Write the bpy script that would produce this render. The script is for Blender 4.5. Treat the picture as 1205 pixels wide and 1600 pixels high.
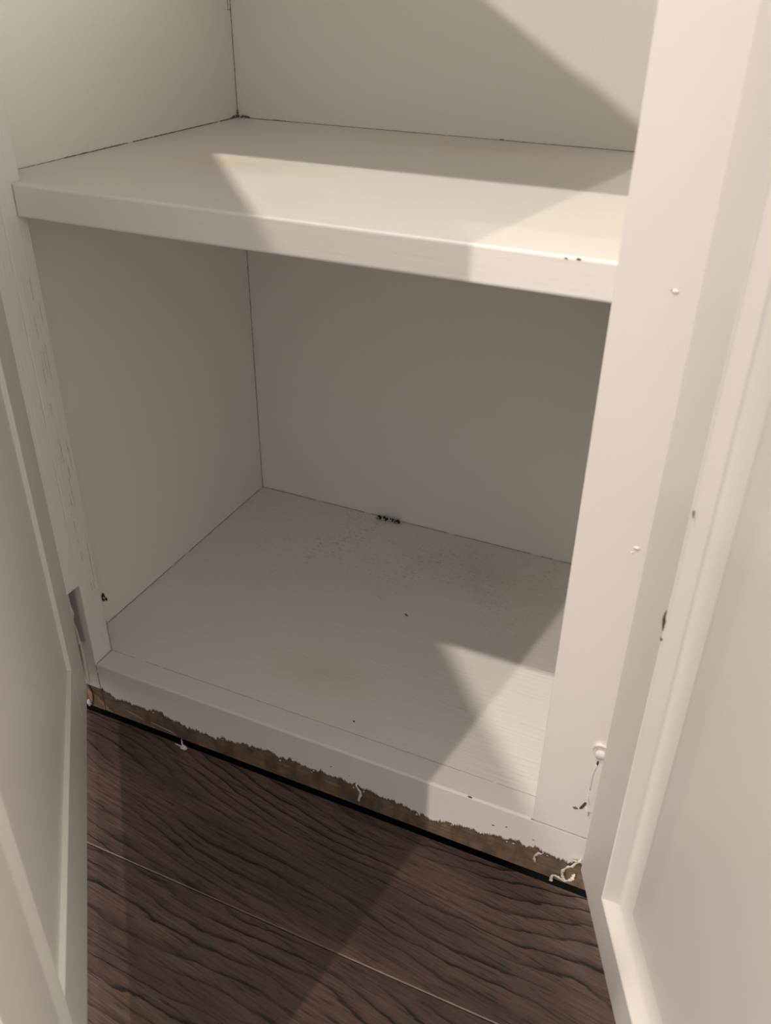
import bpy, bmesh, math, random
from mathutils import Vector, Matrix, noise as mnoise

random.seed(7)
for o in list(bpy.data.objects):
    bpy.data.objects.remove(o, do_unlink=True)
scene = bpy.context.scene
COL = scene.collection

# ------------------------------------------------------------------ camera
cam_d = bpy.data.cameras.new('camera')
cam = bpy.data.objects.new('camera', cam_d)
COL.objects.link(cam)
right = Vector((0.91299, 0.40770, 0.01502))
down = Vector((0.22652, -0.47596, -0.84979))
fwd = Vector((-0.33932, 0.77925, -0.52690))
cam.matrix_world = Matrix((
    (right.x, -down.x, -fwd.x, 0.4177),
    (right.y, -down.y, -fwd.y, -0.3923),
    (right.z, -down.z, -fwd.z, 0.5253),
    (0, 0, 0, 1)))
cam_d.sensor_fit = 'AUTO'
cam_d.sensor_width = 36.0
cam_d.lens = 31.035
cam_d.clip_start = 0.01
cam_d.dof.use_dof = True
cam_d.dof.focus_distance = 0.66
cam_d.dof.aperture_fstop = 11.0
scene.camera = cam

# ------------------------------------------------------------------ world: even light of a pale room
world = bpy.data.worlds.new('world')
scene.world = world
world.use_nodes = True
bg = world.node_tree.nodes['Background']
bg.inputs[0].default_value = (0.98, 0.94, 0.975, 1)
bg.inputs[1].default_value = 0.57

# ------------------------------------------------------------------ recessed ceiling downlights of the room, the last one added
def point_light(name, loc, power, colour, radius=0.022):
    l = bpy.data.lights.new(name, 'POINT')
    l.energy = power
    l.color = colour
    l.shadow_soft_size = radius
    o = bpy.data.objects.new(name, l)
    o.location = loc
    COL.objects.link(o)
    return o

point_light('point_light', (-0.208, -0.749, 2.40), 108, (1.0, 0.90, 0.78))
point_light('point_light', (-0.172, -2.970, 2.40), 208, (1.0, 0.86, 0.76))
point_light('point_light', (-2.550, -3.250, 2.40), 45, (1.0, 0.84, 0.70), 0.03)
point_light('point_light', (-1.180, -0.250, 2.40), 28, (1.0, 0.88, 0.78))  # added lamp without a known source, puts a shadow step on the right door

# soft area light added at right to brighten the upper compartment, no window there
wl = bpy.data.lights.new('added_soft_light', 'AREA')
wl.shape = 'RECTANGLE'
wl.size = 0.9
wl.size_y = 0.8
wl.energy = 82
wl.color = (1.0, 0.99, 0.82)
wo = bpy.data.objects.new('added_soft_light', wl)
wo.location = (3.1, -1.6, 2.2)
wo.rotation_euler = (Vector((0.1, 0.1, 0.5)) - Vector(wo.location)).to_track_quat('-Z', 'Y').to_euler()
COL.objects.link(wo)

scene.view_settings.view_transform = 'Standard'
scene.view_settings.look = 'None'
scene.view_settings.exposure = 0.0
scene.view_settings.gamma = 1.0
scene.view_settings.use_curve_mapping = False

# ------------------------------------------------------------------ material helpers
class NT:
    def __init__(self, name):
        self.m = bpy.data.materials.new(name)
        self.m.use_nodes = True
        self.t = self.m.node_tree
        self.b = self.t.nodes['Principled BSDF']
        self.x = self.t.nodes.new('ShaderNodeNewGeometry')

    def n(self, kind, **kw):
        nd = self.t.nodes.new(kind)
        for k, v in kw.items():
            setattr(nd, k, v)
        return nd

    def link(self, a, b):
        self.t.links.new(a, b)

    def pos(self, scale=(1, 1, 1), loc=(0, 0, 0), rot=(0, 0, 0), src=None):
        mp = self.n('ShaderNodeMapping')
        mp.inputs['Scale'].default_value = scale
        mp.inputs['Location'].default_value = loc
        mp.inputs['Rotation'].default_value = rot
        self.link(src if src else self.x.outputs['Position'], mp.inputs['Vector'])
        return mp.outputs[0]

    def noise(self, vec, scale=1.0, detail=3.0, rough=0.5, dist=0.0):
        nd = self.n('ShaderNodeTexNoise')
        nd.inputs['Scale'].default_value = scale
        nd.inputs['Detail'].default_value = detail
        nd.inputs['Roughness'].default_value = rough
        nd.inputs['Distortion'].default_value = dist
        self.link(vec, nd.inputs['Vector'])
        return nd.outputs['Fac']

    def ramp(self, fac, stops):
        r = self.n('ShaderNodeValToRGB')
        e = r.color_ramp.elements
        while len(e) < len(stops):
            e.new(0.5)
        for el, (p, c) in zip(e, stops):
            el.position = p
            el.color = (c, c, c, 1) if isinstance(c, (int, float)) else (*c, 1)
        self.link(fac, r.inputs[0])
        return r.outputs[0]

    def mix(self, fac, a, b, mode='MIX'):
        nd = self.n('ShaderNodeMix', data_type='RGBA', blend_type=mode)
        for sock, v in ((nd.inputs[0], fac), (nd.inputs[6], a), (nd.inputs[7], b)):
            if isinstance(v, (int, float)):
                sock.default_value = v
            elif isinstance(v, tuple):
                sock.default_value = (*v, 1)
            else:
                self.link(v, sock)
        return nd.outputs[2]

    def math(self, op, a, b=None, c=None, clamp=False):
        nd = self.n('ShaderNodeMath', operation=op, use_clamp=clamp)
        for s, v in zip(nd.inputs, (a, b, c)):
            if v is None:
                continue
            if isinstance(v, (int, float)):
                s.default_value = v
            else:
                self.link(v, s)
        return nd.outputs[0]

    def blob(self, centre, size, lo=0.0, hi=1.0):
        """soft mask round a world point (a stain with its own place)"""
        v = self.pos(tuple(1 / s for s in size), tuple(-c / s for c, s in zip(centre, size)))
        ln = self.n('ShaderNodeVectorMath', operation='LENGTH')
        self.link(v, ln.inputs[0])
        nz = self.noise(self.pos((1, 1, 1)), 60, 3)
        d = self.math('ADD', ln.outputs['Value'], self.math('MULTIPLY', self.math('SUBTRACT', nz, 0.5), 0.9))
        return self.math('MULTIPLY', self.math('SUBTRACT', 1.0, d, clamp=True), hi)

    def bump(self, h, strength=0.2, dist=0.001, prev=None):
        b = self.n('ShaderNodeBump')
        b.inputs['Strength'].default_value = strength
        b.inputs['Distance'].default_value = dist
        self.link(h, b.inputs['Height'])
        if prev:
            self.link(prev, b.inputs['Normal'])
        return b.outputs[0]

    def out(self, col=None, rough=None, normal=None, spec=None):
        for s, v in (('Base Color', col), ('Roughness', rough), ('Normal', normal), ('Specular IOR Level', spec)):
            if v is None:
                continue
            if isinstance(v, (int, float)):
                self.b.inputs[s].default_value = v
            elif isinstance(v, tuple):
                self.b.inputs[s].default_value = (*v, 1)
            else:
                self.link(v, self.b.inputs[s])
        return self.m


WHITE = (0.845, 0.825, 0.79)

def paint(name, grain=(1, 1, 1), gscale=0, gstr=0.15, col=WHITE, rough=0.42, stains=(), specks=None):
    t = NT(name)
    c = t.mix(t.math('MULTIPLY', t.noise(t.pos(), 9, 4, 0.6), 0.10), col, tuple(v * 0.86 for v in col))
    c = t.mix(t.ramp(t.noise(t.pos((1, 1, 1), (3, 1, 2)), 420, 2), [(0.62, 0.0), (0.85, 0.10)]), c,
              tuple(v * 0.55 for v in col))
    for (cen, size, colour, amt) in stains:
        c = t.mix(t.blob(cen, size, 0, amt), c, colour)
    if specks:
        y0, y1, amt = specks
        sep = t.n('ShaderNodeSeparateXYZ')
        t.link(t.x.outputs['Position'], sep.inputs[0])
        mr = t.n('ShaderNodeMapRange')
        mr.inputs[1].default_value = y0
        mr.inputs[2].default_value = y1
        t.link(sep.outputs[1], mr.inputs[0])
        big = t.ramp(t.noise(t.pos(), 14, 3), [(0.42, 0.0), (0.65, 1.0)])
        sp = t.ramp(t.noise(t.pos((0.6, 1, 1)), 520, 2, 0.6), [(0.56, 0.0), (0.68, 1.0)])
        f = t.math('MULTIPLY', t.math('MULTIPLY', mr.outputs[0], sp), t.math('MULTIPLY', big, amt))
        c = t.mix(f, c, (0.16, 0.13, 0.11))
    nb = t.bump(t.noise(t.pos(), 380, 2), 0.10, 0.0006)
    if gscale:
        nb = t.bump(t.noise(t.pos(grain), gscale, 4, 0.6), gstr, 0.001, nb)
    return t.out(c, rough, nb, 0.4)


M = {}
M['wall'] = paint('cabinet_paint_smooth', col=(0.885, 0.865, 0.815))
M['frame'] = paint('cabinet_paint_frame', (60, 60, 2), 6, 0.05, col=(0.825, 0.795, 0.765))
M['stile_grain'] = paint('cabinet_paint_open_grain', (1, 1, 0.03), 420, 0.55)
M['door'] = paint('door_paint', rough=0.36, col=(0.735, 0.71, 0.675))
M['shelf'] = paint('shelf_paint', (0.06, 1, 1), 300, 0.20, (0.85, 0.83, 0.785),
                   stains=[((0.090, 0.125, 0.414), (0.075, 0.035, 0.05), (0.72, 0.58, 0.38), 0.42),
                           ((0.16, 0.05, 0.414), (0.03, 0.03, 0.05), (0.50, 0.42, 0.36), 0.12),
                           ((0.20, 0.26, 0.414), (0.10, 0.03, 0.05), (0.66, 0.56, 0.40), 0.35)])
M['deck'] = paint('deck_paint', (0.05, 1, 1), 300, 0.42,
                  stains=[((0.164, 0.067, 0.053), (0.06, 0.03, 0.05), (0.56, 0.46, 0.38), 0.24),
                          ((0.24, 0.25, 0.053), (0.10, 0.05, 0.05), (0.50, 0.45, 0.40), 0.35)],
                  specks=(0.12, 0.29, 0.55))


def worn_paint():
    """frame paint, brushed through to the grimy wood along the attribute 'wear'"""
    t = NT('cabinet_paint_worn')
    col = (0.825, 0.795, 0.765)
    c = t.mix(t.math('MULTIPLY', t.noise(t.pos(), 9, 4, 0.6), 0.10), col, tuple(v * 0.86 for v in col))
    at = t.n('ShaderNodeAttribute', attribute_name='wear')
    st = t.noise(t.pos((1.0, 1, 0.30), rot=(0, math.radians(25), 0)), 1300, 3, 0.65)
    big = t.noise(t.pos(), 140, 2)
    f = t.math('ADD', t.math('ADD', t.math('MULTIPLY', st, 0.5), t.math('MULTIPLY', big, 0.35)), t.math('MULTIPLY', at.outputs['Fac'], 0.42))
    f = t.ramp(f, [(0.66, 0.0), (0.82, 1.0)])
    c = t.mix(f, c, (0.090, 0.066, 0.050))
    return t.out(c, 0.45, t.bump(t.noise(t.pos(), 380, 2), 0.10, 0.0006), 0.4)
M['worn_frame'] = worn_paint()

def plain(name, col, rough=0.6, var=0.3, scale=300, bstr=0.3):
    t = NT(name)
    nz = t.noise(t.pos(), scale, 3)
    c = t.mix(nz, tuple(v * (1 - var) for v in col), tuple(min(1, v * (1 + var)) for v in col))
    return t.out(c, rough, t.bump(nz, bstr, 0.0008))


M['curl'] = plain('peeled_paint', (0.72, 0.67, 0.60), 0.5, 0.06)
M['crack'] = plain('dark_crack', (0.17, 0.155, 0.155), 0.9, 0.5, 900)
M['seam'] = plain('faint_seam', (0.36, 0.33, 0.31), 0.8, 0.3, 900)
M['crumb'] = plain('dark_crumb', (0.018, 0.014, 0.013), 0.7, 0.4, 900)
M['fleck'] = plain('pale_fleck', (0.55, 0.52, 0.48), 0.7, 0.1, 900)
M['dust'] = plain('grey_dust', (0.16, 0.155, 0.16), 0.95, 0.4, 900)
M['gouge'] = plain('bare_brown_wood', (0.09, 0.05, 0.03), 0.8, 0.4, 600)
M['subfloor'] = plain('subfloor', (0.012, 0.010, 0.010), 0.95)
M['plaster'] = plain('plaster', (0.72, 0.70, 0.66), 0.8, 0.03, 200, 0.1)

def raw_wood():
    t = NT('raw_rail_wood')
    g = t.noise(t.pos((0.05, 1, 1)), 700, 4, 0.65)
    c = t.mix(g, (0.085, 0.060, 0.042), (0.285, 0.190, 0.110))
    st = t.ramp(t.noise(t.pos((0.35, 1, 1.6), (0.3, 0, 0.1)), 130, 2, 0.5), [(0.60, 0.0), (0.70, 1.0)])
    c = t.mix(t.math('MULTIPLY', st, 0.45), c, (0.34, 0.25, 0.15))
    dk = t.ramp(t.noise(t.pos((1, 1, 0.5)), 90, 3), [(0.36, 1.0), (0.58, 0.0)])
    c = t.mix(t.math('MULTIPLY', dk, 0.6), c, (0.050, 0.036, 0.027))
    return t.out(c, 0.8, t.bump(g, 0.5, 0.001))
M['raw'] = raw_wood()

def floor_wood():
    t = NT('dark_floor_wood')
    oi = t.n('ShaderNodeObjectInfo')
    off = t.n('ShaderNodeCombineXYZ')
    t.link(t.math('MULTIPLY', oi.outputs['Random'], 17.0), off.inputs[0])
    t.link(t.math('MULTIPLY', oi.outputs['Random'], 5.0), off.inputs[1])
    add = t.n('ShaderNodeVectorMath', operation='ADD')
    t.link(t.x.outputs['Position'], add.inputs[0])
    t.link(off.outputs[0], add.inputs[1])
    P = add.outputs[0]
    # long grain lines: a field that climbs across the plank, bent by slow noise, cut into contour lines
    Q = t.pos((1, 1, 1), rot=(0, 0, math.radians(7)), src=P)
    sep = t.n('ShaderNodeSeparateXYZ')
    t.link(Q, sep.inputs[0])
    slow = t.noise(t.pos((2.6, 6.5, 1), src=Q), 1.0, 2, 0.5, 0.3)
    mid = t.noise(t.pos((26, 90, 1), src=Q), 1.0, 3, 0.6)
    ph = t.math('ADD', t.math('MULTIPLY', sep.outputs[1], 96.0), t.math('MULTIPLY', slow, 12.0))
    ph = t.math('ADD', ph, t.math('MULTIPLY', mid, 0.9))
    fr = t.math('FRACT', ph)
    vein = t.ramp(fr, [(0.0, 0.9), (0.06, 1.0), (0.17, 0.40), (0.42, 0.0), (0.95, 0.0), (1.0, 0.9)])
    brk = t.ramp(t.noise(t.pos((9, 30, 1), src=Q), 1.0, 3, 0.6), [(0.38, 0.03), (0.60, 1.0)])
    vein = t.math('MULTIPLY', vein, brk)
    fine = t.noise(t.pos((20, 560, 1), src=Q), 1.0, 4, 0.75)
    fine = t.ramp(fine, [(0.32, 0.0), (0.68, 1.0)])
    dash = t.ramp(t.noise(t.pos((40, 460, 1), (4, 2, 0), src=Q), 1.0, 3, 0.55), [(0.56, 0.0), (0.66, 1.0)])
    tone = t.ramp(t.noise(t.pos((3.0, 9, 1), src=Q), 1.6, 3, 0.55), [(0.30, 0.0), (0.70, 1.0)])
    c = t.mix(tone, (0.058, 0.038, 0.033), (0.200, 0.130, 0.104))
    c = t.mix(t.math('MULTIPLY', fine, 0.68), c, (0.040, 0.024, 0.021))
    c = t.mix(t.math('MULTIPLY', vein, 0.90), c, (0.010, 0.007, 0.008))
    c = t.mix(t.math('MULTIPLY', dash, 0.60), c, (0.013, 0.009, 0.009))
    grit = t.ramp(t.noise(t.pos(), 900, 1), [(0.79, 0.0), (0.82, 0.8)])
    c = t.mix(grit, c, (0.30, 0.26, 0.23))
    h = t.math('SUBTRACT', t.math('MULTIPLY', fine, -0.3), vein)
    return t.out(c, 0.45, t.bump(h, 0.5, 0.0012), 0.35)
M['floor'] = floor_wood()
M['plank_edge'] = plain('pale_plank_edge', (0.20, 0.145, 0.115), 0.5, 0.5, 60)

# ------------------------------------------------------------------ mesh helpers
def link(name, bm, mat, parent=None, smooth=False, kind=None, label=None):
    bmesh.ops.recalc_face_normals(bm, faces=bm.faces)
    me = bpy.data.meshes.new(name)
    bm.to_mesh(me)
    bm.free()
    if smooth:
        for p in me.polygons:
            p.use_smooth = True
    for m_ in (mat if isinstance(mat, (list, tuple)) else [mat]):
        me.materials.append(m_)
    o = bpy.data.objects.new(name, me)
    COL.objects.link(o)
    if parent:
        o.parent = parent
        o.matrix_parent_inverse = parent.matrix_world.inverted()
    if kind:
        o['kind'] = kind
    if label:
        o['label'] = label
    return o

def prism(bm, pts, z0, z1):
    """vertical prism over a plan polygon"""
    a = [bm.verts.new((x, y, z0)) for x, y in pts]
    b = [bm.verts.new((x, y, z1)) for x, y in pts]
    bm.faces.new(a[::-1])
    bm.faces.new(b)
    n = len(pts)
    for i in range(n):
        j = (i + 1) % n
        bm.faces.new((a[i], a[j], b[j], b[i]))

def bevel(bm, w, seg=2):
    bmesh.ops.bevel(bm, geom=list(bm.edges), offset=w, segments=seg, profile=0.5, affect='EDGES', clamp_overlap=True)

def box(x0, x1, y0, y1, z0, z1, bw=0.0, seg=2):
    bm = bmesh.new()
    prism(bm, [(x0, y0), (x1, y0), (x1, y1), (x0, y1)], z0, z1)
    if bw:
        bevel(bm, bw, seg)
    return bm

def tube(bm, pts, radii, sides=7, flat=1.0, crumple=0.0):
    pts = [Vector(p) for p in pts]
    # Catmull-Rom refine
    P = []
    R_ = []
    n = len(pts)
    for i in range(n - 1):
        p0 = pts[max(i - 1, 0)]; p1 = pts[i]; p2 = pts[i + 1]; p3 = pts[min(i + 2, n - 1)]
        for k in range(5):
            s = k / 5
            P.append(0.5 * ((2 * p1) + (p2 - p0) * s + (2 * p0 - 5 * p1 + 4 * p2 - p3) * s * s
                            + (3 * p1 - p0 - 3 * p2 + p3) * s ** 3))
            R_.append(radii[i] * (1 - s) + radii[i + 1] * s)
    P.append(pts[-1]); R_.append(radii[-1])
    rings = []
    for i, p in enumerate(P):
        d = (P[min(i + 1, len(P) - 1)] - P[max(i - 1, 0)]).normalized()
        u = d.cross(Vector((0, 1, 0.15)))
        if u.length < 1e-4:
            u = d.cross(Vector((1, 0, 0)))
        u.normalize()
        v = d.cross(u)
        r = R_[i] * (1 + crumple * 0.9 * mnoise.noise(p * 900))
        p = p + crumple * 0.0006 * Vector((mnoise.noise(p * 700), mnoise.noise(p * 700 + Vector((9, 0, 0))), mnoise.noise(p * 700 + Vector((0, 9, 0)))))
        rings.append([bm.verts.new(p + u * math.cos(a) * r + v * math.sin(a) * r * flat)
                      for a in [2 * math.pi * k / sides for k in range(sides)]])
    for a, b in zip(rings, rings[1:]):
        for k in range(sides):
            bm.faces.new((a[k], a[(k + 1) % sides], b[(k + 1) % sides], b[k]))
    bm.faces.new(rings[0][::-1])
    bm.faces.new(rings[-1])

def lump(bm, centre, size, seed, sub=2, rough=0.45):
    r = bmesh.ops.create_icosphere(bm, subdivisions=sub, radius=1.0)
    for v in r['verts']:
        k = 1 + rough * mnoise.noise(v.co * 1.7 + Vector((seed * 3.1, seed, 0)))
        v.co = Vector((v.co.x * size[0] * k, v.co.y * size[1] * k, v.co.z * size[2] * k)) + Vector(centre)

def ribbon(name, a, b, normal, width, parent, mat, seed=0, gaps=0.0, wob=0.0, step=0.0012, depth=0.00025):
    """thin irregular crack or grime line from a to b, lying just proud of a surface"""
    a = Vector(a); b = Vector(b); nrm = Vector(normal).normalized()
    d = (b - a); L = d.length; d.normalize()
    side = d.cross(nrm)
    bm = bmesh.new()
    n = max(2, int(L / step))
    prev = None
    for i in range(n + 1):
        s = L * i / n
        w = width * (0.55 + 0.9 * abs(mnoise.noise(Vector((s * 260 + seed * 9, seed, 0.3)))) +
                     0.5 * mnoise.noise(Vector((s * 900, seed * 2, 0.7))))
        keep = mnoise.noise(Vector((s * 90 + seed * 5, seed * 3.3, 1.9))) > (gaps * 2 - 1) * 0.6 or gaps == 0
        if not keep or w <= 0:
            prev = None
            continue
        c = a + d * s + side * wob * mnoise.noise(Vector((s * 120, seed, 4.0)))
        cur = [bm.verts.new(c - side * w / 2), bm.verts.new(c + nrm * depth), bm.verts.new(c + side * w / 2)]
        if prev:
            bm.faces.new((prev[0], prev[1], cur[1], cur[0]))
            bm.faces.new((prev[1], prev[2], cur[2], cur[1]))
        prev = cur
    return link(name, bm, mat, parent)

def thing(name, label, cat, loc, group=None):
    o = bpy.data.objects.new(name, None)
    o.empty_display_size = 0.05
    o.location = loc
    COL.objects.link(o)
    o['label'] = label
    o['category'] = cat
    if group:
        o['group'] = group
    o.matrix_world = Matrix.Translation(loc)
    return o

def tag(o, label, cat, group=None):
    o['label'] = label
    o['category'] = cat
    if group:
        o['group'] = group
    return o

# ------------------------------------------------------------------ dimensions (metres)
W = 0.355              # opening between the stiles
XL = -0.0251           # inner face of the left side
XR = 0.380             # inner face of the right side
D = 0.297              # inner face of the back
ST = 0.019             # face frame thickness
ZD = 0.0528            # top of deck and bottom rail
ZB, ZT = 0.3945, 0.4138  # shelf
SB = 0.0106            # set-back of the shelf front
ZH = 0.742             # underside of the top rail
ZC = 0.800             # top of the cabinet

# ------------------------------------------------------------------ floor: dark planks running along the cabinet
bm = box(-2.0, 2.4, -2.6, 0.40, -0.040, -0.015)
floor = link('floor', bm, M['subfloor'], kind='structure')
PW = 0.1045
row = 0
y1 = -0.0018
def plank(x0, x1, ya, yb):
    bm = box(x0, x1, ya, yb, -0.0149, 0.0, 0.0006, 1)
    for f in bm.faces:                                   # paler long arris
        n = f.normal
    bmesh.ops.recalc_face_normals(bm, faces=bm.faces)
    for f in bm.faces:
        n = f.normal
        if n.z > 0.3 and n.z < 0.95:
            f.material_index = 1
    return link('plank', bm, [M['floor'], M['plank_edge']], floor)
while y1 > -1.5:
    ya = y1 - PW
    cuts = [-1.4]
    x = -1.4 + random.uniform(0.2, 0.9)
    if row in (0, 1):
        x = -0.55 + 0.2 * row
    while x < 1.8:
        cuts.append(x)
        x += random.uniform(0.95, 1.5) if row > 1 else 1.5
    cuts.append(2.0)
    for c0, c1 in zip(cuts, cuts[1:]):
        if c1 - c0 > 0.12:
            plank(c0 + 0.0003, c1 - 0.0003, ya + 0.0003, y1 - 0.0003)
    y1 = ya
    row += 1
# wall the cabinets stand against
link('wall_back', box(-2.0, 2.4, 0.310, 0.40, -0.015, 2.5), M['plaster'], kind='structure')

# ------------------------------------------------------------------ the open cabinet
cab = thing('storage_cabinet', 'open white painted cabinet with one shelf and scuffed bottom rail', 'cabinet', (0.178, 0.15, 0))

link('side_panel', box(XL - 0.018, XL, ST, D, 0.004, ZC - 0.019), M['wall'], cab)
link('side_panel', box(XR, XR + 0.018, ST, D, 0.004, ZC - 0.019), M['wall'], cab)
link('back_panel', box(XL - 0.018, XR + 0.018, D, D + 0.006, 0.004, ZC - 0.019), M['wall'], cab)
link('bottom_panel', box(XL, XR, ST, D, ZD - 0.018, ZD), M['deck'], cab)
link('top_panel', box(-0.05, 0.405, 0.0, D + 0.006, ZC - 0.019, ZC, 0.001), M['frame'], cab)
link('toe_board', box(XL, XR, 0.06, 0.075, 0.0, ZD - 0.018), M['raw'], cab)

# shelf, notched round the two stiles
bm = bmesh.new()
prism(bm, [(0.0003, SB), (W - 0.0003, SB), (W - 0.0003, ST + 0.0004), (XR, ST + 0.0004), (XR, D), (XL, D),
           (XL, ST + 0.0004), (0.0003, ST + 0.0004)], ZB, ZT)
ed = [e for e in bm.edges if all(abs(v.co.y - SB) < 1e-6 for v in e.verts)]
bmesh.ops.bevel(bm, geom=ed, offset=0.0016, segments=3, profile=0.5, affect='EDGES')
link('shelf', bm, M['shelf'], cab)

# left stile: painted, bare at the foot
def stile(x0, x1, z0, z1, mat, bw=0.0010):
    return link('stile', box(x0, x1, 0.0, ST, z0, z1, bw, 2), mat, cab)
stile(-0.050, 0.0, 0.026, ZH + 0.058 - 0.019, M['stile_grain'])
bm = box(-0.0498, -0.0003, 0.0005, ST, 0.0028, 0.0262)
link('bare_stile_foot', bm, M['raw'], cab, label='bare unpainted foot of the stile')
stile(W, 0.405, ZD + 0.0001, ZH + 0.058 - 0.019, M['frame'], 0.0006)
link('top_rail', box(0.0, W, 0.0, ST, ZH, ZC - 0.019, 0.001), M['frame'], cab)

# bottom rail: bare wood core with a film of paint that has worn off along the foot
rail = link('bottom_rail', box(0.0002, 0.405, 0.0006, ST, 0.0028, ZD - 0.0006), M['raw'], cab, label='bottom rail of bare brown wood')
EDGE = [(-0.001, .0245), (.0005, .0240), (.0256, .0208), (.0507, .0222), (.070, .0185), (.0861, .0171), (.1155, .0189), (.1553, .0244),
        (.1877, .0230), (.2293, .0227), (.2694, .0190), (.2841, .0164), (.3076, .0207), (.3261, .0218), (.3438, .0257),
        (.3572, .0254), (.3791, .0244), (.3897, .0257), (.410, .0260)]
def edge_z(x):
    for (xa, za), (xb, zb_) in zip(EDGE, EDGE[1:]):
        if xa <= x <= xb:
            s = (x - xa) / (xb - xa)
            z = za * (1 - s) + zb_ * s
            break
    else:
        z = 0.024
    z += 0.0028 * mnoise.noise(Vector((x * 95, 0.3, 0))) + 0.0020 * mnoise.noise(Vector((x * 320, 1.3, 0)))
    z += 0.0014 * mnoise.noise(Vector((x * 1100, 2.3, 0)))
    k = mnoise.noise(Vector((x * 520, 7.3, 0)))
    z += 0.0032 * max(0.0, k - 0.18) - 0.0016 * max(0.0, -k - 0.25)
    return z
bm = bmesh.new()
wear = bm.verts.layers.float.new('wear')
prev = None
NX = 1800
for i in range(NX + 1):
    x = 0.0002 + (0.405 - 0.0002) * i / NX
    ez = edge_z(x)
    prof = [(ST, ZD), (0.0014, ZD), (0.0004, ZD - 0.0004), (0.0, ZD - 0.0014), (0.0, ez + 0.0050), (0.0, ez + 0.0005), (0.00025, ez), (0.0007, ez)]
    cur = [bm.verts.new((x, y, z)) for y, z in prof]
    for v in cur[5:]:
        v[wear] = 1.0
    if prev:
        for k in range(len(prof) - 1):
            bm.faces.new((prev[k], prev[k + 1], cur[k + 1], cur[k]))
    prev = cur
film = link('paint_film', bm, M['worn_frame'], rail, label='white paint worn off along a ragged lower edge')
# islands of paint left below the edge
bm = bmesh.new()
for i in range(14):
    x = random.uniform(0.004, 0.39)
    z = edge_z(x) - random.uniform(0.0006, 0.0035)
    lump(bm, (x, 0.0006, z), (random.uniform(.0003, .0011), 0.0002, random.uniform(.0003, .0010)), i, 1)
o = link('paint_flecks', bm, M['frame'], rail, kind='stuff')

# splinters of pale bare wood standing off the foot of the rail
for (x, z, l) in ((0.030, 0.0105, 0.017), (0.055, 0.0075, 0.019), (0.064, 0.0065, 0.012)):
    bm = bmesh.new()
    tube(bm, [(x - l / 2, 0.0003, z + 0.0018), (x, 0.0002, z + 0.0004), (x + l / 2, 0.0003, z - 0.0016)], [0.0003, 0.0011, 0.0002], 5, 0.4)
    link('splinter', bm, plain('pale_splinter', (0.33, 0.26, 0.17), 0.8), cab)

# cracks and grime along the joints
def crack(a, b, n, w, mat='crack', seed=0, gaps=0.0, wob=0.0):
    return ribbon('joint_crack', a, b, n, w * 0.75, cab, M[mat], seed, gaps, wob)
e_ = 0.0002
crack((XL + e_, 0.030, ZT + 0.0002), (XL + e_, 0.10, ZT + 0.0002), (1, 0, 0.3), 0.0005, 'seam', 1)
crack((XL + e_, 0.085, ZT + 0.0003), (XL + e_, D, ZT + 0.0003), (1, 0, 0.3), 0.0010, 'crack', 2, 0.08, 0.0002)
crack((XL + e_, D - e_, ZT), (XL + e_, D - e_, ZC - 0.02), (1, -1, 0), 0.00085, 'crack', 3)
crack((XL - 0.0002, D - 0.006, 0.493), (XL + 0.0003, D - e_, 0.493), (1, -1, 0), 0.0009, 'crack', 4)
crack((XL + e_, D - 0.004, 0.493), (XL + e_, D - 0.0038, 0.530), (1, -0.2, 0), 0.0006, 'crack', 4)
crack((XL + e_, D - e_, ZD), (XL + e_, D - e_, ZB), (1, -1, 0), 0.0008, 'crack', 5, 0.0, 0.0002)
crack((XL, D - e_, ZT + 0.0002), (0.013, D - e_, ZT + 0.0002), (0, -1, 0.3), 0.0006, 'crack', 6, 0.35)
crack((0.009, D - e_, ZT + 0.0003), (0.0215, D - e_, ZT + 0.0003), (0, -1, 0.3), 0.0011, 'crack', 7, 0.2)
crack((0.02, D - e_, ZT + 0.0002), (XR, D - e_, ZT + 0.0002), (0, -1, 0.3), 0.00055, 'seam', 8, 0.1)
crack((0.2065, D - e_, ZT + 0.0004), (0.2095, D - e_, ZT + 0.0004), (0, -1, 0.3), 0.0014, 'crack', 9)
crack((XL + e_, 0.020, ZD + 0.0002), (XL + e_, D, ZD + 0.0002), (1, 0, 0.4), 0.0008, 'crack', 10, 0.1, 0.0002)
crack((XL, D - e_, ZD + 0.0002), (0.08, D - e_, ZD + 0.0002), (0, -1, 0.4), 0.0010, 'crack', 11, 0.2)
crack((0.05, D - e_, ZD + 0.0002), (XR, D - e_, ZD + 0.0002), (0, -1, 0.4), 0.00075, 'crack', 12, 0.25)
crack((0.0, ST, ZD + 0.0001), (0.06, ST, ZD + 0.0001), (0, 0, 1), 0.0004, 'seam', 13, 0.3)
crack((0.05, ST, ZD + 0.0001), (W, ST, ZD + 0.0001), (0, 0, 1), 0.0005, 'seam', 14, 0.1, 0.0003)
crack((0.0004, 0.0012, ZD + 0.0001), (0.0004, ST, ZD + 0.0001), (0.6, 0, 1), 0.0006, 'crack', 16)
crack((-0.0001, -0.0001, 0.022), (-0.0001, -0.0001, ZD - 0.001), (0, -1, 0), 0.0012, 'crack', 17, 0.35, 0.0002)
crack((W, -0.0001, ZD), (0.40, -0.0001, ZD), (0, -1, 0), 0.0004, 'seam', 18, 0.25)
crack((W - 0.0006, 0.0, ZD + 0.0002), (W + 0.001, -0.0001, ZD + 0.0006), (0, -1, 1), 0.0014, 'crack', 19)
crack((-0.0001, ST + 0.0005, ZD + 0.001), (-0.0001, ST + 0.0005, ZD + 0.030), (1, -0.4, 0), 0.0006, 'crack', 20, 0.3)
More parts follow.
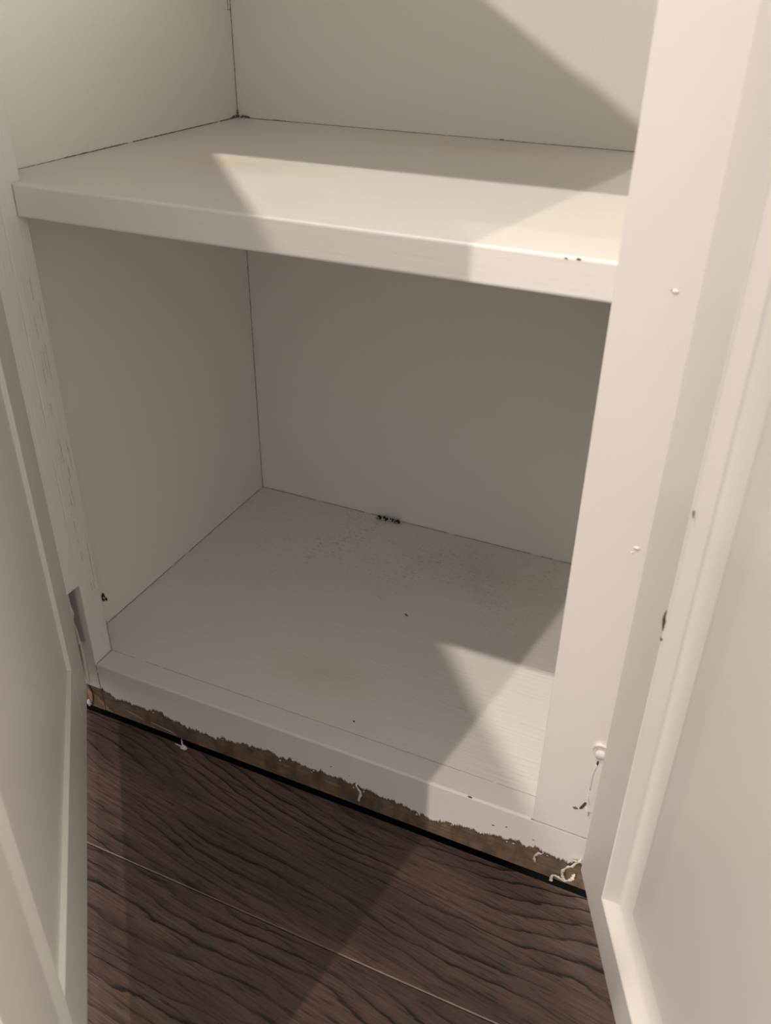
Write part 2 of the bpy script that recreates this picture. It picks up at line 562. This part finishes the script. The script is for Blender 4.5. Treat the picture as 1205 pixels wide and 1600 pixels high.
crack((-0.0005, SB - e_, ZB + 0.001), (-0.0005, SB - e_, ZT - 0.001), (0.6, -1, 0), 0.0004, 'seam', 21)
# open grain lines telegraphing through the paint of the left stile's inner edge
for k in range(26):
    z = random.uniform(0.09, 0.36)
    y = random.choice((0.0065, 0.008, 0.010, 0.012, 0.0145)) + random.uniform(-.0007, .0007)
    l = random.uniform(0.006, 0.030)
    ribbon('grain_line', (0.00008, y, z), (0.00008, y, z + l), (1, 0, 0), 0.00032, cab, M['seam'], 30 + k, 0.25, 0.0003, 0.0016, 0.00008)

# dents and specks in the paint of the right stile
for k, (x, z, r) in enumerate(((0.3811, 0.4075, 0.0016), (0.3862, 0.2755, 0.0018), (0.3845, 0.2725, 0.0007))):
    bm = bmesh.new()
    lump(bm, (x, 0.0, z), (r, 0.0007, r * 0.6), k + 3, 2, 0.3)
    link('paint_blister', bm, M['frame'], cab, True)
    if k == 0:
        bm = bmesh.new(); lump(bm, (x - 0.0012, -0.0001, z + 0.0004), (0.0008, 0.0003, 0.0004), 9, 1)
        link('paint_chip_mark', bm, M['gouge'], cab)
for k, (x, y, z, r) in enumerate(((0.3359, SB, 0.4128, 0.0009), (0.330, SB, 0.4126, 0.0006), (0.3119, 0.0004, ZD - 0.0004, 0.0012),
                                  (0.2075, 0.0, 0.0335, 0.0005), (0.222, 0.0, 0.031, 0.0005), (0.339, 0.0, 0.037, 0.0006),
                                  (0.358, 0.0, 0.034, 0.0006), (0.330, 0.0, 0.034, 0.0008))):
    bm = bmesh.new()
    lump(bm, (x, y, z), (r * 1.5, 0.0003, r * 0.7), k + 13, 1)
    link('paint_chip_mark', bm, M['gouge'], cab)

# painted-over hinge leaf on the left stile, paint peeling along its edge, shade put into its grey
def hinge_leaf(x0, x1, z0, z1, y=-0.0013):
    bm = box(x0, x1, y, 0.0002, z0, z1, 0.0005, 2)
    return bm
hl = link('hinge', hinge_leaf(-0.0134, -0.0052, 0.074, 0.1275), plain('shaded_hinge', (0.40, 0.365, 0.365), 0.55, 0.12, 160), cab,
          label='hinge leaf with peeling paint edge, its shade painted in as dull grey')
bm = bmesh.new()
pts, rr = [], []
for k in range(10):
    s = k / 9
    pts.append((-0.0131 + 0.0030 * s + 0.0005 * math.sin(k * 2.1), -0.0024 - 0.0006 * math.sin(k * 1.3), 0.124 - 0.052 * s))
    rr.append(0.0008 + 0.0007 * abs(math.sin(k * 1.9)))
tube(bm, pts, rr, 6)
link('peeled_paint_edge', bm, M['curl'], hl, True)
bm = bmesh.new()
tube(bm, [(-0.0133, -0.0014, 0.1330), (-0.0115, -0.0014, 0.1295), (-0.0085, -0.001, 0.1285)], [.0005, .0010, .0004], 6)
link('peeled_paint_edge', bm, M['curl'], hl, True)
bm = bmesh.new()
tube(bm, [(-0.0103, -0.0012, 0.0735), (-0.0102, -0.0014, 0.0553), (-0.0108, -0.0014, 0.0400), (-0.0110, -0.0012, 0.029)], [.0008, .0015, .0017, .0009], 7)
link('paint_bead', bm, M['curl'], cab, True)
bm = bmesh.new()
tube(bm, [(-0.0142, -0.0005, 0.0265), (-0.0120, -0.0008, 0.0180), (-0.0125, -0.0006, 0.0085)], [.0014, .0022, .0010], 7, 0.5)
link('splinter', bm, plain('orange_bare_wood', (0.30, 0.16, 0.09), 0.8), cab)
bm = bmesh.new()
lump(bm, (-0.0140, -0.0022, 0.0080), (0.0022, 0.0014, 0.0035), 4, 2)
link('nail_head', bm, plain('dull_steel', (0.42, 0.42, 0.44), 0.4), cab)

def knuckle(x, y, z0, z1, r, par, mat):
    bm = bmesh.new()
    q = bmesh.ops.create_cone(bm, segments=16, radius1=r, radius2=r, depth=z1 - z0, cap_ends=True)
    bmesh.ops.translate(bm, verts=q['verts'], vec=(x, y, (z0 + z1) / 2))
    for f in bm.faces:
        f.smooth = len(f.verts) == 4
    return link('hinge_knuckle', bm, mat, par)
knuckle(-0.0110, -0.0060, 0.074, 0.1275, 0.0030, hl, M['door'])

# painted-over hinge leaf on the right stile
hr = link('hinge', hinge_leaf(0.3868, 0.3990, 0.0785, 0.1345, -0.0010), M['frame'], cab, label='hinge leaf buried under thick white paint')
knuckle(0.4000, -0.0056, 0.0785, 0.1345, 0.0042, hr, M['door'])
bm = bmesh.new()
r_ = bmesh.ops.create_cone(bm, segments=24, radius1=0.0038, radius2=0.0030, depth=0.0014, cap_ends=True)
bmesh.ops.rotate(bm, verts=r_['verts'], matrix=Matrix.Rotation(math.radians(90), 3, 'X'))
bmesh.ops.translate(bm, verts=r_['verts'], vec=(0.3892, -0.0014, 0.1288))
link('screw_head', bm, M['frame'], hr, True)
bm = bmesh.new()
tube(bm, [(0.3840, -0.0004, 0.1315), (0.3858, -0.0008, 0.1352), (0.3885, -0.0010, 0.1368), (0.392, -0.0010, 0.1360)], [.0004, .0010, .0013, .0010], 7)
link('paint_run', bm, M['frame'], hr, True)
for pts, r0 in (([(0.3882, -.0012, .1205), (0.3868, -.0012, .110), (0.3872, -.0010, .098)], .0007),
                ([(0.3868, -.0010, .093), (0.3874, -.0014, .089), (0.3886, -.0012, .0855)], .0005),
                ([(0.3866, -.0008, .082), (0.3880, -.0012, .0790), (0.3890, -.0010, .0755)], .0008)):
    bm = bmesh.new()
    tube(bm, pts, [r0 * 0.6, r0, r0 * 0.6], 6)
    link('paint_run', bm, M['frame'], hr, True)
bm = bmesh.new()
lump(bm, (0.3885, -0.0011, 0.1215), (0.0007, 0.0003, 0.0026), 2, 1, 0.2)
link('screw_slot', bm, M['crumb'], hr)
bm = bmesh.new()
tube(bm, [(0.3832, -.0002, .0778), (0.3842, -.0003, .0795), (0.3862, -.0003, .0848)], [.0004, .0010, .0008], 6, 0.4)
link('gouge', bm, M['gouge'], cab, label='short dark gouge in the paint')
bm = bmesh.new()
lump(bm, (0.3806, -0.0001, 0.0770), (0.0016, 0.0003, 0.0010), 6, 2, 0.6)
link('gouge', bm, plain('brown_smear', (0.22, 0.13, 0.09), 0.8), cab)

# ------------------------------------------------------------------ doors
def build_door(parent, origin, ang, w, h, flat_side, flat_bot, mw, mwb, bev_free, ff):
    """local x from the hinge edge, y from the front face to the back, z up; front recess 10 mm, back recess 3 mm"""
    Mx = Matrix.Translation(origin) @ Matrix.Rotation(ang, 4, 'Z')
    T, P0, P1 = 0.019, 0.0112, 0.016
    fs = flat_side + mw
    fb = flat_bot + mwb
    def add(name, bm, mat, par, smooth=False):
        bmesh.ops.transform(bm, matrix=Mx, verts=bm.verts)
        return link(name, bm, mat, par, smooth)
    door = add('door', box(fs - 0.010, w - ff - mw + 0.010, P0, P1, fb - 0.010, h - fs + 0.010), M['door'], parent)
    def member(plan, z0, z1, nm):
        bm = bmesh.new()
        prism(bm, plan, z0, z1)
        bevel(bm, 0.0009, 2)
        add(nm, bm, M['door'], door)
    hinge_plan = [(0, 0), (flat_side, 0), (flat_side, 0.0113), (fs, 0.0113), (fs, T), (0, T)]
    member(hinge_plan, 0, h, 'stile')
    ff_in = ff + mw
    xf = w - ff_in
    free_plan = [(w, 0), (w, T), (xf + bev_free, T), (xf + 0.0006, T + 0.0022 if bev_free > 0.01 else T), (xf, T - 0.0022), (xf, 0.0113), (w - ff, 0.0113), (w - ff, 0)]
    member(free_plan, 0, h, 'stile')
    for (z0, z1, zi, zo) in ((0, fb, flat_bot, 0), (h - fs, h, h - flat_side, h)):
        bm = bmesh.new()
        low = z0 == 0
        prof = [(0, 0), (0, T), (fb if low else -fs, T), (fb if low else -fs, 0.0113), (flat_bot if low else -flat_side, 0.0113), (flat_bot if low else -flat_side, 0)]
        a = [bm.verts.new((fs + 0.0001, y, zo + z)) for z, y in prof]
        b = [bm.verts.new((xf - 0.0001, y, zo + z)) for z, y in prof]
        bm.faces.new(a); bm.faces.new(b[::-1])
        for i in range(len(prof)):
            j = (i + 1) % len(prof)
            bm.faces.new((a[i], b[i], b[j], a[j]))
        # front skirt over the stiles' rebates so the flat of the rail meets the moulding
        bevel(bm, 0.0008, 2)
        add('rail', bm, M['door'], door)
    # filler blocks beside the rails, in the rebate of each stile
    for xa, xb in ((flat_side, fs), (xf, w - ff)):
        for za, zb in ((0.0009, flat_bot), (h - flat_side, h - 0.0009)):
            add('rail_end', box(xa - 0.001, xb + 0.001, 0.0, 0.0113, za, zb), M['door'], door)
    # moulding round the front panel, mitred
    prof = [(0.0, 0.0), (0.004, -0.0005), (0.06, -0.0009), (0.10, -0.0006), (0.13, 0.0004), (0.17, 0.0014), (0.24, 0.0030), (0.32, 0.0046), (0.42, 0.0062),
            (0.54, 0.0077), (0.68, 0.0090), (0.82, 0.0099), (0.93, 0.0104), (1.0, 0.0107)]
    bm = bmesh.new()
    rings = []
    for s, d in prof:
        x0 = flat_side + mw * s
        x1 = w - ff - mw * s
        z0 = flat_bot + mwb * s
        z1 = h - flat_side - mw * s
        rings.append([bm.verts.new((x, d, z)) for x, z in ((x0, z0), (x1, z0), (x1, z1), (x0, z1))])
    for a, b in zip(rings, rings[1:]):
        for i in range(4):
            j = (i + 1) % 4
            f = bm.faces.new((a[i], a[j], b[j], b[i]))
            f.smooth = True
    mo = add('moulding', bm, M['door'], door)
    # field of the panel, raised a little above its sunk margin
    bm = bmesh.new()
    rings = []
    for s, d in ((1.0, 0.0107), (1.03, 0.01075), (1.30, 0.0093), (1.32, 0.0092)):
        rings.append([bm.verts.new((x, d, z)) for x, z in ((flat_side + mw * s, flat_bot + mwb * s), (w - ff - mw * s, flat_bot + mwb * s),
                                                           (w - ff - mw * s, h - flat_side - mw * s), (flat_side + mw * s, h - flat_side - mw * s))])
    for a, b in zip(rings, rings[1:]):
        for i in range(4):
            bm.faces.new((a[i], a[(i + 1) % 4], b[(i + 1) % 4], b[i]))
    bm.faces.new(rings[-1])
    add('raised_panel', bm, M['door'], door)
    md = mo.modifiers.new('edges', 'EDGE_SPLIT')
    md.split_angle = math.radians(50)
    return door, Mx

EL = Vector((0.6445, -0.7646, 0))
NL = Vector((0.7646, 0.6445, 0))
L0 = Vector((0.0007, -0.0140, 0.0420)) - NL * 0.019
left_door, ML = build_door(cab, L0, math.atan2(EL.y, EL.x), 0.3680, 0.779 - 0.0420, 0.039, 0.048, 0.018, 0.018, 0.012, 0.0510)
left_door['label'] = 'swung-out door seen from its plain inner side'

# strip that closes the gap between stile and door on the hinge side
bm = bmesh.new()
prism(bm, [(-0.0420, 0.0), (-0.0320, 0.0), (-0.0067, -0.0199), (-0.0137, -0.0258), (-0.0185, -0.0262)], 0.0420, 0.1297)
link('hinge_gap_filler', bm, M['frame'], cab)  # lower piece, out of sight, added to stop light leaking past the door
bm = bmesh.new()
prism(bm, [(-0.0420, -0.0001), (-0.0003, -0.0001), (-0.0003, -0.0139), (-0.0067, -0.0199), (-0.0137, -0.0258), (-0.0185, -0.0262)], 0.1298, 0.779)
bevel(bm, 0.0005, 2)
link('hinge_gap_filler', bm, M['stile_grain'], cab)

# ------------------------------------------------------------------ the neighbouring cabinet, its door swung open
cab2 = thing('storage_cabinet', 'neighbouring white cabinet whose moulded door stands open at right', 'cabinet', (0.60, 0.15, 0))
X2 = 0.83
link('side_panel', box(X2, X2 + 0.018, ST, D, 0.004, ZC - 0.019), M['wall'], cab2)
link('back_panel', box(XR + 0.0181, X2 + 0.018, D, D + 0.006, 0.004, ZC - 0.019), M['wall'], cab2)
link('bottom_panel', box(XR + 0.0181, X2, ST, D, ZD - 0.018, ZD), M['deck'], cab2)
link('shelf', box(XR + 0.0181, X2, ST + 0.001, D, ZB, ZT, 0.001), M['shelf'], cab2)
link('top_panel', box(0.4051, X2 + 0.025, 0.0, D + 0.006, ZC - 0.019, ZC, 0.001), M['frame'], cab2)
link('stile', box(0.805, X2 + 0.025, 0.0, ST, 0.004, ZC - 0.019, 0.001), M['frame'], cab2)
link('bottom_rail', box(0.4052, 0.805, 0.0, ST, 0.004, ZD, 0.001), M['frame'], cab2)
link('top_rail', box(0.4052, 0.805, 0.0, ST, ZH, ZC - 0.019, 0.001), M['frame'], cab2)
ER = Vector((0.418, -0.9084, 0))
H0 = Vector((0.3920, -0.0140, 0.0399))
right_door, MR = build_door(cab2, H0, math.atan2(ER.y, ER.x), 0.400, 0.779 - 0.0399, 0.0408, 0.0309, 0.0195, 0.0142, 0.003, 0.0408)
right_door['label'] = 'swung-out door showing its moulded front'
for pts, r0 in (([(0.0409, -0.0006, 0.2395), (0.0411, -0.0006, 0.2345), (0.0419, -0.0006, 0.2285)], 0.0017),
                ([(0.0421, -0.0006, 0.2249), (0.0422, -0.0006, 0.2231)], 0.0010),
                ([(0.0445, -0.0006, 0.2947), (0.0454, -0.0006, 0.2921)], 0.0006)):
    bm = bmesh.new()
    tube(bm, pts, ([r0 * 0.3, r0, r0 * 0.3] if len(pts) == 3 else [r0, r0 * 0.5]), 6, 0.6)
    bmesh.ops.transform(bm, matrix=MR, verts=bm.verts)
    link('paint_chip_mark', bm, M['gouge'], right_door)

# ------------------------------------------------------------------ curls of peeled paint
def curl(pts, r, label, name='paint_curl'):
    bm = bmesh.new()
    n = len(pts)
    pts = [(x, y - 0.0012 * math.sin(3.1 * i / max(1, n - 1)), z) for i, (x, y, z) in enumerate(pts)]
    tube(bm, pts, [r * (0.75 + 0.45 * abs(math.sin(i * 1.7 + 0.6))) for i in range(n)], 7, 0.5, 1.0)
    return tag(link(name, bm, M['curl'], None, True), label, 'paint curl', 'curls of peeled paint')
curl([(0.2283, -0.0004, 0.0268), (0.2288, -0.0012, 0.0258), (0.2318, -0.002, 0.0233), (0.2323, -0.002, 0.0182), (0.2303, -0.0015, 0.0110)], 0.0008,
     'short curl of peeled paint hanging alone at the middle of the bottom rail')
curl([(0.3657, -0.0006, 0.0258), (0.3645, -0.002, 0.0270), (0.3626, -0.002, 0.0261), (0.3608, -0.002, 0.0219), (0.3615, -0.0015, 0.0156)], 0.0008,
     'small hooked curl of paint hanging just left of the corner tangle')
curl([(0.3905, -0.0008, 0.0330), (0.3863, -0.003, 0.0276), (0.3825, -0.003, 0.0241), (0.3806, -0.003, 0.0190), (0.3812, -0.003, 0.0140), (0.3841, -0.003, 0.0117),
      (0.3875, -0.003, 0.0150), (0.3879, -0.002, 0.0186)], 0.0009, 'longest looping curl of peeled paint beside the right door')
curl([(0.3834, -0.0035, 0.0099), (0.3798, -0.003, 0.0112), (0.3762, -0.003, 0.0125), (0.3739, -0.003, 0.0098), (0.3739, -0.003, 0.0050)], 0.0009,
     'wavy end of peeled paint curl trailing over the dark floor gap')
curl([(0.3915, -0.0006, 0.0300), (0.3890, -0.0015, 0.0312), (0.3868, -0.002, 0.0320), (0.3848, -0.0012, 0.0298)], 0.0008,
     'little crumpled paint curl at the right end of the rail, against the door')

# flake of paint on the floor by the left end of the rail
fl = thing('paint_flake', 'white crumpled paint flake lying in the floor gap under the bottom rail', 'paint flake', (0.078, -0.005, 0.0))
bm = bmesh.new(); lump(bm, (0.0805, -0.0055, 0.0015), (0.0030, 0.0018, 0.0018), 5, 2, 0.6)
link('crumple', bm, M['curl'], fl)
bm = bmesh.new(); tube(bm, [(0.0795, -0.005, 0.001), (0.0785, -0.0045, 0.0045), (0.0782, -0.0042, 0.0085)], [.0008, .0008, .0003], 6, 0.5)
link('shard', bm, M['curl'], fl)
bm = bmesh.new(); tube(bm, [(0.0800, -0.0055, 0.001), (0.0755, -0.0052, 0.0016), (0.0715, -0.0048, 0.0012)], [.0007, .0008, .0003], 6, 0.5)
link('shard', bm, M['curl'], fl)

# crumbs along the back of the cabinet floor
for k, (x, y, s, lab) in enumerate(((0.1135, 0.2915, 1.0, 'leftmost of four black and white crumbs at the back of the cabinet floor'),
                                    (0.1195, 0.2925, 1.2, 'larger left-middle black crumb at the back of the cabinet floor'),
                                    (0.1262, 0.2930, 0.9, 'right-middle black crumb at the back of the cabinet floor'),
                                    (0.1325, 0.2922, 1.2, 'rightmost of four black and white crumbs at the back of the cabinet floor'))):
    r = thing('crumb', lab, 'crumb', (x, y, ZD), 'crumbs at the back of the cabinet floor')
    bm = bmesh.new()
    for q in range(5):
        a = q * 1.256 + k
        lump(bm, (x + 0.0015 * s * math.cos(a), y + 0.0012 * s * math.sin(a), ZD + 0.0011 + 0.0008 * (q % 3)), (0.0012 * s, 0.0010 * s, 0.0013 * s), q + 7 * k, 1, 0.7)
    link('dark_bits', bm, M['crumb'], r)
    bm = bmesh.new()
    lump(bm, (x + 0.0002, y - 0.0026 * s, ZD + 0.0026), (0.0009, 0.0006, 0.0009), k, 1, 0.5)
    lump(bm, (x - 0.0026 * s, y - 0.0018, ZD + 0.0012), (0.0009, 0.0006, 0.0011), k + 3, 1, 0.5)
    link('pale_bits', bm, M['fleck'], r)
bm = bmesh.new()
tube(bm, [(0.1965, 0.1620, ZD + 0.0006), (0.1980, 0.1607, ZD + 0.0009), (0.1998, 0.1600, ZD + 0.0006)], [.0004, .0007, .0003], 6)
tag(link('crumb', bm, plain('reddish_fibre', (0.16, 0.09, 0.08), 0.8)), 'tiny reddish fibre lying mid cabinet floor', 'crumb')
bm = bmesh.new(); lump(bm, (0.2116, 0.0297, ZD + 0.0005), (0.0010, 0.0007, 0.0006), 3, 1)
tag(link('crumb', bm, M['gouge']), 'tiny brown speck on the cabinet floor near its front edge', 'crumb')
# dark scrap stuck to the left side just behind the stile
sc = thing('scrap', 'small dark curled scrap stuck to the left side behind the stile', 'scrap', (XL, 0.045, 0.079))
bm = bmesh.new()
lump(bm, (XL + 0.0010, 0.0450, 0.0800), (0.0012, 0.0016, 0.0036), 8, 2, 0.7)
lump(bm, (XL + 0.0016, 0.0468, 0.0770), (0.0010, 0.0010, 0.0020), 9, 1, 0.7)
link('dark_piece', bm, M['crumb'], sc)
bm = bmesh.new(); lump(bm, (XL + 0.0022, 0.0440, 0.0805), (0.0006, 0.0008, 0.0014), 3, 1)
link('pale_piece', bm, M['fleck'], sc)
# dust in the back corner of the shelf
bm = bmesh.new()
for k in range(16):
    t_ = random.random()
    if k % 2:
        p = (XL + 0.0004 + 0.012 * t_ * t_, D - 0.0008, ZT + 0.0005 + random.random() * 0.004 * (1 - t_))
    else:
        p = (XL + 0.0006, D - 0.001 - 0.012 * t_ * t_, ZT + 0.0005 + random.random() * 0.005 * (1 - t_))
    lump(bm, p, (0.0011, 0.0011, 0.0009), k, 1, 0.8)
tag(link('dust_clump', bm, M['dust']), 'grey dust clump in the back left corner of the shelf', 'dust')
